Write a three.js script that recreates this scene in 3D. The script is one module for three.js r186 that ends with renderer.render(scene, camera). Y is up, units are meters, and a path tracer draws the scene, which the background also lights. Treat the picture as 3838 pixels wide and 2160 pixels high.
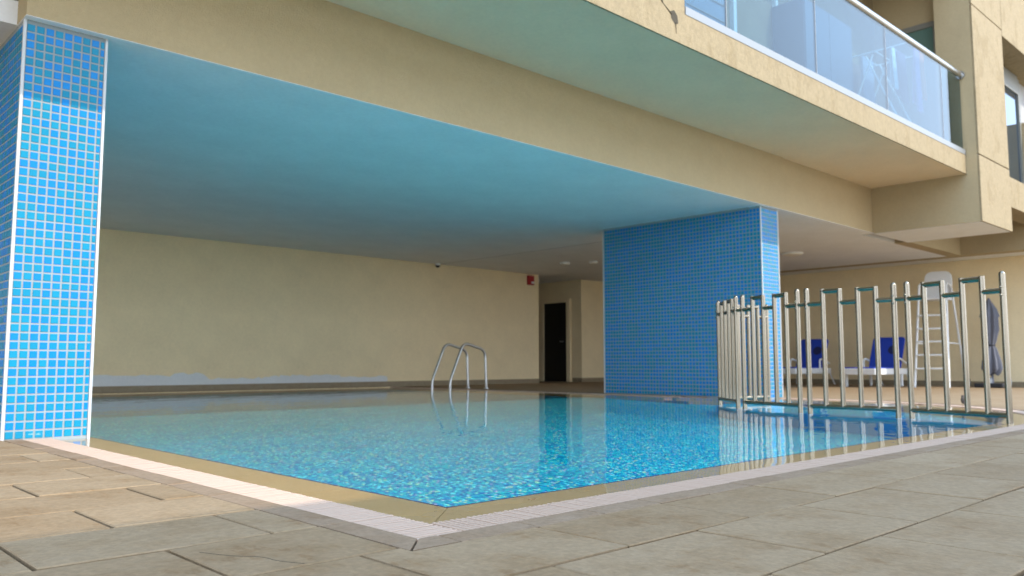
import * as THREE from 'three';
import { mergeGeometries } from 'three/addons/utils/BufferGeometryUtils.js';
import { RoundedBoxGeometry } from 'three/addons/geometries/RoundedBoxGeometry.js';

// ---------------------------------------------------------------- camera, sky, sun, exposure
const scene = new THREE.Scene();
const camera = new THREE.PerspectiveCamera(38.45, 1024 / 577, 0.05, 400);
{
  const pitch = Math.atan(192 / 2079), a = 46.4 * Math.PI / 180;
  camera.position.set(0, 0.45, 0);
  camera.lookAt(Math.cos(a) * Math.cos(pitch), 0.45 + Math.sin(pitch), -Math.sin(a) * Math.cos(pitch));
  camera.focus = 2.6; camera.userData.fStop = 4.5;
}
const renderer = new THREE.WebGLRenderer({ antialias: true });
renderer.toneMapping = THREE.LinearToneMapping;
renderer.toneMappingExposure = 1.95;
renderer.shadowMap.enabled = true;

const sunDir = new THREE.Vector3(0.287, 0.82, 1).normalize();
{ // hazy bright desert-coast sky: blue overhead, whiter to the horizon
  const W = 256, Hh = 128, d = new Float32Array(W * Hh * 4);
  for (let j = 0; j < Hh; j++) for (let i = 0; i < W; i++) {
    const el = ((j + 0.5) / Hh - 0.5) * Math.PI, t = Math.pow(Math.max(0, Math.sin(el)), 0.45);
    const az = ((i + 0.5) / W - 0.5) * 2 * Math.PI;
    const v = [Math.cos(el) * Math.cos(az), Math.sin(el), Math.cos(el) * Math.sin(az)];
    const c = v[0] * sunDir.x + v[1] * sunDir.y + v[2] * sunDir.z, glow = 0.35 * Math.pow(Math.max(0, c), 6);
    const o = (j * W + i) * 4, k = 2.05;
    d[o] = k * (0.92 - 0.6 * t + glow); d[o + 1] = k * (0.96 - 0.42 * t + glow * 0.95); d[o + 2] = k * (1.02 - 0.14 * t + glow * 0.85); d[o + 3] = 1;
  }
  const sky = new THREE.DataTexture(d, W, Hh, THREE.RGBAFormat, THREE.FloatType);
  sky.mapping = THREE.EquirectangularReflectionMapping; sky.magFilter = sky.minFilter = THREE.LinearFilter; sky.needsUpdate = true;
  scene.background = sky; scene.environment = sky;
}
const sun = new THREE.DirectionalLight(new THREE.Color().setRGB(1, 0.92, 0.8), 2.15);
sun.position.copy(sunDir).multiplyScalar(40).add(new THREE.Vector3(7, 0, -6)); sun.target.position.set(7, 0, -6);
sun.castShadow = true; sun.shadow.mapSize.set(4096, 4096); sun.shadow.radius = 1;
Object.assign(sun.shadow.camera, { left: -22, right: 22, top: 18, bottom: -18, near: 1, far: 90 });
scene.add(sun, sun.target);

// ---------------------------------------------------------------- helpers
let seed = 7;
const rnd = () => { seed = (seed * 1664525 + 1013904223) >>> 0; return seed / 4294967296; };
const rr = (a, b) => a + (b - a) * rnd();
const V = (x, y, z) => new THREE.Vector3(x, y, z);
const lin = (r, g, b) => new THREE.Color().setRGB(r, g, b);
const used = {};
function numbered(n) { const k = used[n] = (used[n] ?? -1) + 1; return k ? `${n}_${String(k).padStart(3, '0')}` : n; }
function mesh(name, geo, mat, parent, label) {
  const m = new THREE.Mesh(geo, mat); m.castShadow = m.receiveShadow = true;
  if (parent) { m.name = name; parent.add(m); } else { m.name = numbered(name); scene.add(m); }
  if (label) m.userData.label = label;
  return m;
}
function thing(name, label, category, pos = [0, 0, 0], turn = 0, group) {
  const g = new THREE.Group(); g.name = numbered(name); g.position.set(...pos); g.rotation.y = turn; scene.add(g);
  g.userData = { label, category }; if (group) g.userData.group = group; return g;
}
function structure(name, geo, mat, label, category) {
  const m = geo ? mesh(name, geo, mat) : (() => { const g = new THREE.Group(); g.name = numbered(name); scene.add(g); return g; })();
  m.userData.kind = 'structure'; m.userData.label = label; if (category) m.userData.category = category; return m;
}
// axis-aligned box with uv in metres (world planar)
function box(x0, x1, y0, y1, z0, z1) {
  const g = new THREE.BoxGeometry(Math.abs(x1 - x0), Math.abs(y1 - y0), Math.abs(z1 - z0));
  g.translate((x0 + x1) / 2, (y0 + y1) / 2, (z0 + z1) / 2); return metreUV(g);
}
function metreUV(g, du = 0, dv = 0) {
  const p = g.attributes.position, n = g.attributes.normal, uv = new Float32Array(p.count * 2);
  for (let i = 0; i < p.count; i++) {
    const ax = Math.abs(n.getX(i)), ay = Math.abs(n.getY(i)), az = Math.abs(n.getZ(i)), x = p.getX(i), y = p.getY(i), z = p.getZ(i);
    if (ay >= ax && ay >= az) { uv[2 * i] = x + du; uv[2 * i + 1] = z + dv; } else if (ax >= az) { uv[2 * i] = z + du; uv[2 * i + 1] = y + dv; } else { uv[2 * i] = x + du; uv[2 * i + 1] = y + dv; }
  }
  g.setAttribute('uv', new THREE.BufferAttribute(uv, 2)); return g;
}
function rbox(x0, x1, y0, y1, z0, z1, r = 0.008, s = 2) {
  const g = new RoundedBoxGeometry(x1 - x0, y1 - y0, z1 - z0, s, r); g.translate((x0 + x1) / 2, (y0 + y1) / 2, (z0 + z1) / 2);
  return metreUV(g);
}
function rod(a, b, r, r2 = r, seg = 14) {
  const d = b.clone().sub(a), g = new THREE.CylinderGeometry(r2, r, d.length(), seg);
  g.applyQuaternion(new THREE.Quaternion().setFromUnitVectors(V(0, 1, 0), d.clone().normalize())); g.translate((a.x + b.x) / 2, (a.y + b.y) / 2, (a.z + b.z) / 2); return g;
}
function bent(points, r, bend, seg = 14) { // tube along a polyline with rounded bends
  const path = new THREE.CurvePath(); let prev = points[0];
  for (let i = 1; i < points.length - 1; i++) {
    const p = points[i], d0 = points[i - 1].clone().sub(p), d1 = points[i + 1].clone().sub(p), k = Math.min(bend, d0.length() * 0.48, d1.length() * 0.48);
    const a = p.clone().add(d0.setLength(k)), b = p.clone().add(d1.setLength(k));
    path.add(new THREE.LineCurve3(prev, a)); path.add(new THREE.QuadraticBezierCurve3(a, p, b)); prev = b;
  }
  path.add(new THREE.LineCurve3(prev, points[points.length - 1]));
  return new THREE.TubeGeometry(path, points.length * 16, r, seg, false);
}
// plate lying in XZ centred at 0, top at y=0, chamfered rim
function plate(w, d, h, c, du = 0, dv = 0) {
  const o = [-w / 2, w / 2, -d / 2, d / 2], pos = [], q = (a, b, cc, dd) => pos.push(...a, ...b, ...cc, ...a, ...cc, ...dd);
  const T = (i, k) => [o[i] + (i ? -c : c), 0, o[2 + k] + (k ? -c : c)], E = (i, k) => [o[i], -c, o[2 + k]], B = (i, k) => [o[i], -h, o[2 + k]];
  q(T(0, 1), T(1, 1), T(1, 0), T(0, 0));
  for (const [a, b] of [[[0, 1], [1, 1]], [[1, 1], [1, 0]], [[1, 0], [0, 0]], [[0, 0], [0, 1]]]) { q(E(...a), E(...b), T(...b), T(...a)); q(B(...a), B(...b), E(...b), E(...a)); }
  const g = new THREE.BufferGeometry(); g.setAttribute('position', new THREE.Float32BufferAttribute(pos, 3)); g.computeVertexNormals(); return metreUV(g, du, dv);
}
function flat(shapePts, y, holes = []) { // polygon in XZ
  const s = new THREE.Shape(shapePts.map(([x, z]) => new THREE.Vector2(x, -z)));
  for (const h of holes) s.holes.push(new THREE.Path(h.map(([x, z]) => new THREE.Vector2(x, -z))));
  const g = new THREE.ShapeGeometry(s); g.rotateX(-Math.PI / 2); g.translate(0, y, 0); return metreUV(g);
}
// ---------------------------------------------------------------- procedural textures
function lattice(n, sd) { let s = sd; const a = new Float32Array(n * n); for (let i = 0; i < n * n; i++) { s = (s * 1664525 + 1013904223) >>> 0; a[i] = s / 4294967296; } return a; }
function fbm(size, base, oct, gain, sd, stretch = 1) { // periodic value noise 0..1
  const out = new Float32Array(size * size); let amp = 1, tot = 0;
  for (let o = 0; o < oct; o++) {
    const nx = base * 2 ** o, ny = Math.max(1, Math.round(nx * stretch)), L = lattice(Math.max(nx, ny), sd + o * 77), M = Math.max(nx, ny);
    for (let j = 0; j < size; j++) { const fy = j / size * ny, y0 = Math.floor(fy), ty = fy - y0, sy = ty * ty * (3 - 2 * ty);
      for (let i = 0; i < size; i++) { const fx = i / size * nx, x0 = Math.floor(fx), tx = fx - x0, sx = tx * tx * (3 - 2 * tx);
        const g = (x, y) => L[(y % ny) * M + (x % nx)], a = g(x0, y0), b = g(x0 + 1, y0), c = g(x0, y0 + 1), d = g(x0 + 1, y0 + 1);
        out[j * size + i] += amp * (a + (b - a) * sx + (c - a) * sy + (a - b - c + d) * sx * sy); } }
    tot += amp; amp *= gain;
  }
  for (let i = 0; i < out.length; i++) out[i] /= tot; return out;
}
function tex(size, fn, metres, srgb = true) {
  const d = new Uint8Array(size * size * 4);
  for (let i = 0; i < size * size; i++) { const c = fn(i, i % size, Math.floor(i / size)); for (let k = 0; k < 3; k++) d[4 * i + k] = Math.max(0, Math.min(255, c[k] * 255)); d[4 * i + 3] = 255; }
  const t = new THREE.DataTexture(d, size, size); t.wrapS = t.wrapT = THREE.RepeatWrapping; t.magFilter = t.minFilter = THREE.LinearFilter;
  t.repeat.set(1 / metres, 1 / metres); if (srgb) t.colorSpace = THREE.SRGBColorSpace; t.needsUpdate = true; return t;
}
const g1 = v => [v, v, v];
const nA = fbm(512, 4, 6, 0.6, 11), nB = fbm(512, 3, 4, 0.5, 23), nC = fbm(512, 64, 3, 0.7, 31), nD = fbm(512, 3, 6, 0.62, 41, 3), nE = fbm(512, 40, 3, 0.6, 53, 0.5), nF = fbm(512, 18, 5, 0.66, 61, 0.6);
const mixv = (a, b, t) => a.map((x, i) => x + (b[i] - x) * t);
const sstep = (a, b, x) => { const t = Math.max(0, Math.min(1, (x - a) / (b - a))); return t * t * (3 - 2 * t); };
// plaster: multiplies the paint colour
const plasterTex = tex(512, i => g1(0.9 + 0.1 * (0.55 * nA[i] + 0.45 * nC[i]) ), 1.7);
const plasterBump = tex(512, i => g1(0.6 * nC[i] + 0.4 * nA[i]), 0.45, false);
const streakTex = tex(1024, (i, x, y) => { const f = nF[(y >> 1) * 512 + (x >> 1)], c = nC[(y % 512) * 512 + (x % 512)], w = sstep(0.5, 0.72, f); return mixv([0.965, 0.96, 0.945], [0.905, 0.89, 0.85], w).map(v => v * (0.9 + 0.16 * c)); }, 4.3);
const stoneTex = tex(512, i => { const a = nD[i], b = nA[i], c = nC[i], f = nE[i]; let col = mixv([0.745, 0.71, 0.63], [0.70, 0.65, 0.555], sstep(0.4, 0.68, 0.45 * a + 0.55 * b)); col = mixv(col, [0.60, 0.5, 0.37], 0.3 * sstep(0.62, 0.7, f) * sstep(0.42, 0.6, b)); col = mixv(col, [0.8, 0.79, 0.74], 0.35 * sstep(0.6, 0.8, a)); return col.map(v => v * (0.9 + 0.17 * c)); }, 0.9);
const stoneBump = tex(512, i => g1(0.5 * nC[i] + 0.5 * nA[i]), 0.5, false);
const slatTex = tex(512, i => mixv([0.9, 0.88, 0.86], [0.62, 0.52, 0.42], 0.8 * sstep(0.52, 0.72, nA[i]) * (0.4 + 0.6 * nC[i])), 0.8);
const ripple = (() => { // periodic sum of travelling ripples, several headings and lengths
  const n = 1024, w = []; let s = 5; const r = () => { s = (s * 1664525 + 1013904223) >>> 0; return s / 4294967296; };
  for (let k = 0; k < 46; k++) { const f = 4 + Math.floor(Math.pow(r(), 1.6) * 40), th = r() * Math.PI * 2; w.push([Math.round(f * Math.cos(th)), Math.round(f * Math.sin(th)), r() * 6.283, 1 / Math.pow(f, 1.35)]); }
  const a = new Float32Array(n * n); let lo = 1e9, hi = -1e9;
  for (let j = 0; j < n; j++) for (let i = 0; i < n; i++) { let h = 0; for (const q of w) h += q[3] * Math.sin(6.28318 * (q[0] * i + q[1] * j) / n + q[2]); a[j * n + i] = h; lo = Math.min(lo, h); hi = Math.max(hi, h); }
  const d = new Float32Array(n * n * 4); for (let i = 0; i < n * n; i++) { d[4 * i] = d[4 * i + 1] = d[4 * i + 2] = (a[i] - lo) / (hi - lo); d[4 * i + 3] = 1; }
  const t = new THREE.DataTexture(d, n, n, THREE.RGBAFormat, THREE.FloatType); t.wrapS = t.wrapT = THREE.RepeatWrapping; t.magFilter = t.minFilter = THREE.LinearFilter; t.repeat.set(1 / 2.6, 1 / 2.6); t.needsUpdate = true; return t;
})();
// ---------------------------------------------------------------- materials
const std = (o) => new THREE.MeshStandardMaterial(o), phy = (o) => new THREE.MeshPhysicalMaterial(o);
const M = {
  paint: std({ color: lin(0.33, 0.252, 0.145), map: plasterTex, roughness: 0.9, bumpMap: plasterBump, bumpScale: 0.003 }),
  paintWeatheredDimmed: std({ color: lin(0.33, 0.252, 0.145), map: streakTex, roughness: 0.92, bumpMap: plasterBump, bumpScale: 0.006 }),  // streaks are grime; the beige itself is dimmed to offset sun on these faces
  render: std({ color: lin(0.475, 0.36, 0.2), map: plasterTex, roughness: 0.92, bumpMap: plasterBump, bumpScale: 0.007 }),  // lighter copy of the facade beige, lifts beams and panels standing in shade
  soffit: std({ color: lin(0.82, 0.65, 0.43), map: plasterTex, roughness: 0.9 }),  // beige lightened in colour to make up for the shade under the balcony
  wall: std({ color: lin(0.9, 0.72, 0.43), map: plasterTex, roughness: 0.8, bumpMap: plasterBump, bumpScale: 0.0015 }),
  ceiling: std({ color: lin(0.9, 0.88, 0.85), map: plasterTex, roughness: 0.9 }),
  primer: std({ color: lin(0.74, 0.74, 0.72), map: plasterTex, roughness: 0.95 }),
  stone: phy({ color: lin(0.555, 0.428, 0.32), map: stoneTex, specularIntensity: 0.35, roughness: 0.9, bumpMap: stoneBump, bumpScale: 0.0025 }),
  stoneB: phy({ color: lin(0.51, 0.385, 0.28), map: stoneTex, specularIntensity: 0.35, roughness: 0.9, bumpMap: stoneBump, bumpScale: 0.0025 }),
  stoneC: phy({ color: lin(0.6, 0.47, 0.36), map: stoneTex, specularIntensity: 0.35, roughness: 0.9, bumpMap: stoneBump, bumpScale: 0.0025 }),
  border: phy({ color: lin(0.51, 0.39, 0.32), map: stoneTex, specularIntensity: 0.35, roughness: 0.9, bumpMap: stoneBump, bumpScale: 0.003 }),
  coping: std({ color: lin(0.47, 0.29, 0.115), map: plasterTex, roughness: 0.5 }),
  mortar: std({ color: lin(0.13, 0.115, 0.095), map: stoneTex, roughness: 1 }),
  skirting: std({ color: lin(0.5, 0.43, 0.33), map: stoneTex, roughness: 0.6 }),
  slat: std({ color: lin(0.58, 0.42, 0.315), map: slatTex, roughness: 0.55 }),
  channel: std({ color: lin(0.42, 0.39, 0.35), roughness: 1 }),
  grout: std({ color: lin(0.3, 0.34, 0.345), map: plasterTex, roughness: 0.85 }),
  trim: std({ color: lin(0.5, 0.5, 0.49), roughness: 0.4 }),
  steel: std({ color: lin(0.28, 0.24, 0.18), metalness: 1, roughness: 0.24 }),
  steelDull: std({ color: lin(0.45, 0.44, 0.42), metalness: 1, roughness: 0.3 }),
  alu: std({ color: lin(0.24, 0.24, 0.235), metalness: 0.2, roughness: 0.4 }),
  white: std({ color: lin(0.78, 0.77, 0.74), roughness: 0.45 }),
  blueSling: std({ color: lin(0.012, 0.05, 0.42), roughness: 0.75 }),
  navy: std({ color: lin(0.008, 0.015, 0.09), roughness: 0.7 }),
  grey: std({ color: lin(0.13, 0.13, 0.15), roughness: 0.9 }),
  black: std({ color: lin(0.02, 0.02, 0.022), roughness: 0.6 }),
  red: std({ color: lin(0.36, 0.012, 0.015), roughness: 0.4 }),
  doorDark: phy({ color: lin(0.012, 0.012, 0.011), roughness: 0.25 }),
  frame: std({ color: lin(0.19, 0.18, 0.15), metalness: 0.1, roughness: 0.45 }),
  joint: std({ color: lin(0.36, 0.35, 0.34), roughness: 0.9 }),
  tileVC: phy({ vertexColors: true, roughness: 0.25, specularIntensity: 0.35 }),
  floorVC: phy({ vertexColors: true, roughness: 0.5, specularIntensity: 0.2 }),
  basin: std({ color: lin(0.03, 0.28, 0.44), roughness: 0.6 }),
  water: phy({ color: 0xffffff, roughness: 0, transmission: 1, thickness: 0, ior: 1.33, specularIntensity: 0.88, bumpMap: ripple, bumpScale: 0.0024 }),
  glass: phy({ color: lin(0.4, 0.56, 0.64), roughness: 0, transmission: 1, thickness: 0, ior: 1.42 }),
  winGlass: std({ color: lin(0.1, 0.15, 0.21), metalness: 0.85, roughness: 0.04 }),
  greenGlass: phy({ color: lin(0.1, 0.17, 0.14), roughness: 0.05 }),
};
const tileCols = [lin(0.001, 0.185, 0.49), lin(0.001, 0.2, 0.51), lin(0.002, 0.205, 0.335), lin(0.002, 0.22, 0.355)];
const limeMats = [0, 1, 2, 3].map(k => { const c = tileCols[k]; const n = nA; return phy({ color: 0xffffff, map: tex(128, (i, x, y) => { const f = n[(y * 4 * 512 + x * 4 + k * 7919) % 262144], w = sstep(0.55, 0.62, f); return mixv([c.r ** 0.4545, c.g ** 0.4545, c.b ** 0.4545], [0.62, 0.68, 0.68], 0.7 * w); }, 0.13), roughness: 0.4, specularIntensity: 0.35 }); });
const tileMats = tileCols.map(c => phy({ color: c, roughness: 0.25, specularIntensity: 0.35 }));

// ---------------------------------------------------------------- ground, pool outline, deck
const H = 2.594, WY = -0.012, CX = 7.2, CZ = -5.0;
function outline(off) { // pool outline, off metres outside the water's edge
  const R = 3.07 + off, x0 = 1.5 - off, z0 = -1.92 + off, xr = 9.7 + off, zb = -13.58 - off, pts = [[x0, z0], [CX, z0]];
  const end = -Math.acos(Math.min(1, (xr - CX) / R));
  for (let k = 1; k <= 40; k++) { const a = Math.PI / 2 + (end - Math.PI / 2) * k / 40; pts.push([CX + R * Math.cos(a), CZ + R * Math.sin(a)]); }
  pts.push([xr, zb], [x0, zb]); return pts;
}
const gutterOut = outline(0.16), borderOut = outline(0.265);
structure('ground', flat([[-120, 120], [120, 120], [120, -120], [-120, -120]], -0.06, [[[-4, 3], [24, 3], [24, -18], [-4, -18]]]), std({ color: lin(0.8, 0.74, 0.64), map: stoneTex, roughness: 1 }), 'sandy ground around the building');
const deck = structure('pool_deck', null, null, 'beige stone paving around the pool');
mesh('mortar_bed', flat([[-4, 3], [24, 3], [24, -18], [-4, -18]], -0.012, [gutterOut]), M.mortar, deck);
mesh('crack', new THREE.TubeGeometry(new THREE.CatmullRomCurve3([V(0.86, 0.0006, -1.99), V(0.9, 0.0006, -1.9), V(0.945, 0.0006, -1.84), V(0.955, 0.0006, -1.78), V(0.985, 0.0006, -1.715)]), 24, 0.0016, 4, false).scale(1, 0.4, 1), M.mortar, deck);
const farDeck = flat([[10.0, -1.66], [24, -1.66], [24, -16.4], [1.24, -16.4], [1.24, -13.86], [borderOut[borderOut.length - 2][0] + 0.004, -13.86], [9.97, -7.2]].concat(borderOut.slice(2, 42).reverse().filter(p => p[1] > -6.9 && p[0] > 10).map(p => [p[0] + 0.004, p[1] + 0.003])), -0.004);
mesh('far_paving', farDeck, M.stoneC, deck);
mesh('outer_paving', flat([[-4, 3], [24, 3], [24, -1.652], [10.35, -1.652], [10.35, 0.2], [-4, 0.2]], -0.004), M.stoneC, deck);
const PV = [0, 1, 2, 3, 4, 5].map(k => plate(0.567 - 0.009, 0.376 - 0.013, 0.03, 0.003, k * 0.37, k * 0.53));
const stones = [M.stone, M.stone, M.stoneB, M.stoneC];
function paver(x, z, y = 0, geo, dx = 0) { const p = mesh('paver', geo || PV[Math.floor(rnd() * 6)], stones[Math.floor(rnd() * 4)], deck); p.position.set(x, y + rr(-0.0015, 0.0015), z); p.rotation.set(rr(-0.0015, 0.0015), rr(-0.003, 0.003), rr(-0.0015, 0.0015)); }
// rows by the left gutter
for (let k = -5; k < 32; k++) {
  const z1 = -1.70 - 0.376 * k, zc = z1 - 0.188, odd = ((k % 2) + 2) % 2;
  if (zc < -13.7) break;
  const start = odd ? 0.53 - 0.567 * 5 : 0.815 - 0.567 * 5;
  for (let j = 0; j < 26; j++) {
    let a = start + 0.567 * j, b = a + 0.567, zn = z1, zf = z1 - 0.376;
    if (k >= 0) { if (a >= 1.23) break; b = Math.min(b, 1.238); }
    else if (k === -1) { if (a > 1.0 && a < 1.2) a = 1.12; if (b > 1.0 && b < 1.15) b = 1.12; zn = -1.32; zf = a > 1.0 ? -1.652 : -1.70;
      if (a === 1.12) { const s = new THREE.Shape([[a + 0.0045, zn - 0.006], [b - 0.0045, zn - 0.006], [b - 0.0045, -1.646], [1.236, -1.646], [1.236, -1.693], [a + 0.0045, -1.693]].map(([x, z]) => new THREE.Vector2(x, -z))); const g = new THREE.ExtrudeGeometry(s, { depth: 0.03, bevelEnabled: false }); g.rotateX(-Math.PI / 2); g.translate(0, -0.03, 0); mesh('paver', metreUV(g), M.stone, deck); continue; } }
    if (a > 9.8) break;
    if (b - a < 0.08) continue;
    const w = b - a, d = zn - zf;
    paver((a + b) / 2, (zn + zf) / 2, 0, (Math.abs(w - 0.567) < 0.01 && Math.abs(d - 0.376) < 0.01) ? null : plate(w - 0.009, d - 0.013, 0.03, 0.003, rnd() * 3, rnd() * 3));
  }
}
// filler between the rows and the round pool's border
{
  const arc = borderOut.slice(1, 42).filter(p => p[1] > -6.9).map(p => [p[0] + 0.003, p[1] + 0.003]);
  mesh('paving_infill', flat([[CX, -1.652], [10.0, -1.652], [10.0, -5.2]].concat(arc.filter(p => p[0] < 10.0 && p[1] > -5.2).reverse()), -0.003), M.stone, deck);
}
// border tiles
const border = structure('gutter_border', null, null, 'greyish border tiles edging the overflow gutter');
{
  const edges = [-1.655, -2.08, -2.445]; for (let z = -2.81; z > -13.9; z -= 0.365) edges.push(z);
  for (let i = 0; i < edges.length - 1; i++) {
    const z1 = edges[i], z0 = edges[i + 1]; let g;
    if (i === 0) { const s = new THREE.Shape([[1.242, -1.664], [1.337, -1.762], [1.335, z0 + 0.003], [1.242, z0 + 0.003]].map(([x, z]) => new THREE.Vector2(x, -z))); g = new THREE.ExtrudeGeometry(s, { depth: 0.03, bevelEnabled: false }); g.rotateX(-Math.PI / 2); g.translate(0, -0.03, 0); metreUV(g); mesh('border_tile', g, M.border, border).position.y = -0.001; continue; }
    const m = mesh('border_tile', plate(0.095, z1 - z0 - 0.006, 0.03, 0.002, rnd(), rnd()), M.border, border); m.position.set(1.2885, -0.001 + rr(-0.001, 0.001), (z0 + z1) / 2);
  }
  const ex = [1.40]; while (ex[ex.length - 1] < CX) ex.push(ex[ex.length - 1] + 0.283);
  { const s = new THREE.Shape([[1.246, -1.658], [1.342, -1.757], [1.397, -1.757], [1.397, -1.658]].map(([x, z]) => new THREE.Vector2(x, -z))); const g = new THREE.ExtrudeGeometry(s, { depth: 0.03, bevelEnabled: false }); g.rotateX(-Math.PI / 2); g.translate(0, -0.031, 0); mesh('border_tile', metreUV(g), M.border, border); }
  for (let i = 0; i < ex.length - 1; i++) { const b = Math.min(ex[i + 1], CX); const m = mesh('border_tile', plate(b - ex[i] - 0.006, 0.1, 0.03, 0.002, rnd(), rnd()), M.border, border); m.position.set((ex[i] + b) / 2, -0.001 + rr(-0.001, 0.001), -1.7065); }
  const a = borderOut.slice(1), b = gutterOut.slice(1);
  for (let i = 0; i < 39; i += 1) { const g = flat([a[i], a[i + 1], b[i + 1], b[i]].reverse(), -0.0015); mesh('border_tile', g, M.border, border); }
  mesh('border_edge', flat([a[40], a[41], a[42], b[42], b[41], b[40]].reverse(), -0.0015), M.border, border);
}
// ---------------------------------------------------------------- overflow gutter gratings
structure('gutter_channel', flat(outline(0.17), -0.075, [outline(-0.02)]), M.channel, 'dark channel under the overflow grating');
const slatGeo = (() => { const g = rbox(-0.08, 0.08, -0.018, 0, -0.0062, 0.0062, 0.0035, 1); return g; })();
function grating(label, spots, turn) {
  const g = thing('overflow_grating', label, 'grating', [0, -0.004, 0]);
  spots.forEach(([x, z, a], i) => {
    if (i < 300) { const m = mesh('slat', slatGeo, M.slat, g); m.position.set(x, rr(-0.0008, 0.0008), z); m.rotation.y = a; }
  });
  const rest = spots.slice(300).map(([x, z, a]) => { const q = slatGeo.clone(); q.rotateY(a); q.translate(x, 0, z); return q; });
  if (rest.length) { const m = mesh('far_slats', mergeGeometries(rest), M.slat, g); m.userData.kind = 'stuff'; }
  return g;
}
{
  const left = []; for (let z = -1.775; z > -13.7; z -= 0.0215) left.push([1.42, z, 0]);
  const gl = grating('white slatted gutter grating running from the pool corner past the slim sunlit column', left);
  for (const dx of [-0.045, 0.045]) mesh('connector_rod', box(1.42 + dx - 0.005, 1.42 + dx + 0.005, -0.012, -0.004, -13.7, -1.77), M.slat, gl);
  const near = []; for (let x = 1.515; x < CX; x += 0.0215) near.push([x, -1.84, Math.PI / 2]);
  const n0 = near.length; for (let k = 0; k < 330; k++) { const a = Math.PI / 2 - k * 0.0068; const gx = CX + 3.15 * Math.cos(a), gz = CZ + 3.15 * Math.sin(a); if (gz < -6.85) break; if (gx > 9.95 && gz < -5.6) continue; near.push([CX + 3.15 * Math.cos(a), CZ + 3.15 * Math.sin(a), -a]); }
  const gn = grating('white slatted gutter grating along the deck edge and round the children\'s pool', near);
  for (const dz of [-0.045, 0.045]) mesh('connector_rod', box(1.52, CX, -0.012, -0.004, -1.84 + dz - 0.005, -1.84 + dz + 0.005), M.slat, gn);
  const far = []; for (let z = -6.9; z > -13.7; z -= 0.0215) far.push([9.78, z, 0]);
  grating('white slatted gutter grating in front of the broad blue column and steel ladder', far);
}
// ---------------------------------------------------------------- pool basin
const coping = structure('pool_coping', null, null, 'sand coloured submerged coping round the pool');
{
  const y = -0.02, rim = (off) => outline(off);
  // corner pieces are mitred; tiles 0.6 m long on the straights
  const slab = (pts) => { const s = new THREE.Shape(pts.map(([x, z]) => new THREE.Vector2(x, -z))); const g = new THREE.ExtrudeGeometry(s, { depth: 0.1, bevelEnabled: false }); g.rotateX(-Math.PI / 2); g.translate(0, y - 0.1, 0); mesh('coping_tile', metreUV(g), M.coping, coping); };
  const e = 0.0008;
  let z = -2.75; slab([[1.502, -1.924], [1.755, -2.1515], [1.755, z + e], [1.502, z + e]]);
  for (; z > -13.3; z -= 0.6) { const z2 = Math.max(z - 0.6, -13.35); slab([[1.502, z - e], [1.755, z - e], [1.755, z2 + e], [1.502, z2 + e]]); }
  let x = 2.4; slab([[1.504, -1.922], [x - e, -1.922], [x - e, -2.15], [1.7575, -2.15]]);
  for (; x < 7.1; x += 0.6) slab([[x + e, -1.922], [x + 0.6 - e, -1.922], [x + 0.6 - e, -2.15], [x + e, -2.15]]);
  const a = outline(-0.002).slice(1, 42), b = outline(-0.23).slice(1, 42);
  for (let i = 0; i < 40; i += 2) slab([a[i], a[i + 1], a[i + 2], b[i + 2], b[i + 1], b[i]].filter(Boolean));
  slab([[9.46, -6.9], [9.698, -6.9], [9.698, -13.578], [9.46, -13.578]]);
  mesh('edge_shade_trim', mergeGeometries([box(1.753, 1.763, -0.06, -0.0195, -13.35, -2.15), box(1.753, 7.1, -0.06, -0.0195, -2.16, -2.15)]), M.navy, coping);  // navy colour paints the shade line along the coping edge
  slab([[1.502, -13.36], [9.455, -13.36], [9.455, -13.578], [1.502, -13.578]]);
}
const DEPTH = 0.3, floorY = (z) => -0.05 - 0.17 * Math.max(0, Math.min(1, (z + 8) / 5.85)); // floor rises towards the rear
const pal = [lin(0.0, 0.19, 0.37), lin(0.0, 0.34, 0.43), lin(0.0, 0.43, 0.44), lin(0.0, 0.12, 0.32), lin(0.0, 0.47, 0.47), lin(0.0, 0.26, 0.47)];
const spark = [lin(0.12, 0.75, 0.7), lin(0.35, 0.75, 0.4), lin(0.45, 0.42, 0.55), lin(0.1, 0.75, 0.8), lin(0.5, 0.62, 0.32)];
function mosaic(o, u, v, lu, lv, pitch, gap, n, sparkle = 0.1, inside) { // merged tile faces with colours
  const nu = Math.floor(lu / pitch), nv = Math.floor(lv / pitch), pos = [], nor = [], col = [], idx = []; let q = 0;
  for (let j = 0; j < nv; j++) for (let i = 0; i < nu; i++) {
    const a = (i + 0.5) * pitch, b = (j + 0.5) * pitch, c = o.clone().addScaledVector(u, a).addScaledVector(v, b);
    if (inside && !inside(c.x, c.z)) continue;
    const s = (pitch - gap) / 2, C = rnd() < sparkle ? spark[Math.floor(rnd() * 5)] : pal[Math.floor(rnd() * 6)];
    const tx = rr(-0.03, 0.03), tz = rr(-0.03, 0.03), nn = n.clone().addScaledVector(u, tx).addScaledVector(v, tz).normalize();
    for (const [du, dv] of [[-s, -s], [s, -s], [s, s], [-s, s]]) { pos.push(c.x + u.x * du + v.x * dv, c.y + u.y * du + v.y * dv, c.z + u.z * du + v.z * dv); nor.push(nn.x, nn.y, nn.z); col.push(C.r, C.g, C.b); }
    idx.push(q, q + 1, q + 2, q, q + 2, q + 3); q += 4;
  }
  const g = new THREE.BufferGeometry(); g.setAttribute('position', new THREE.Float32BufferAttribute(pos, 3)); g.setAttribute('normal', new THREE.Float32BufferAttribute(nor, 3)); g.setAttribute('color', new THREE.Float32BufferAttribute(col, 3)); g.setIndex(idx); return g;
}
const basin = structure('pool_basin', null, null, 'blue mosaic tiled pool basin');
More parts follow.
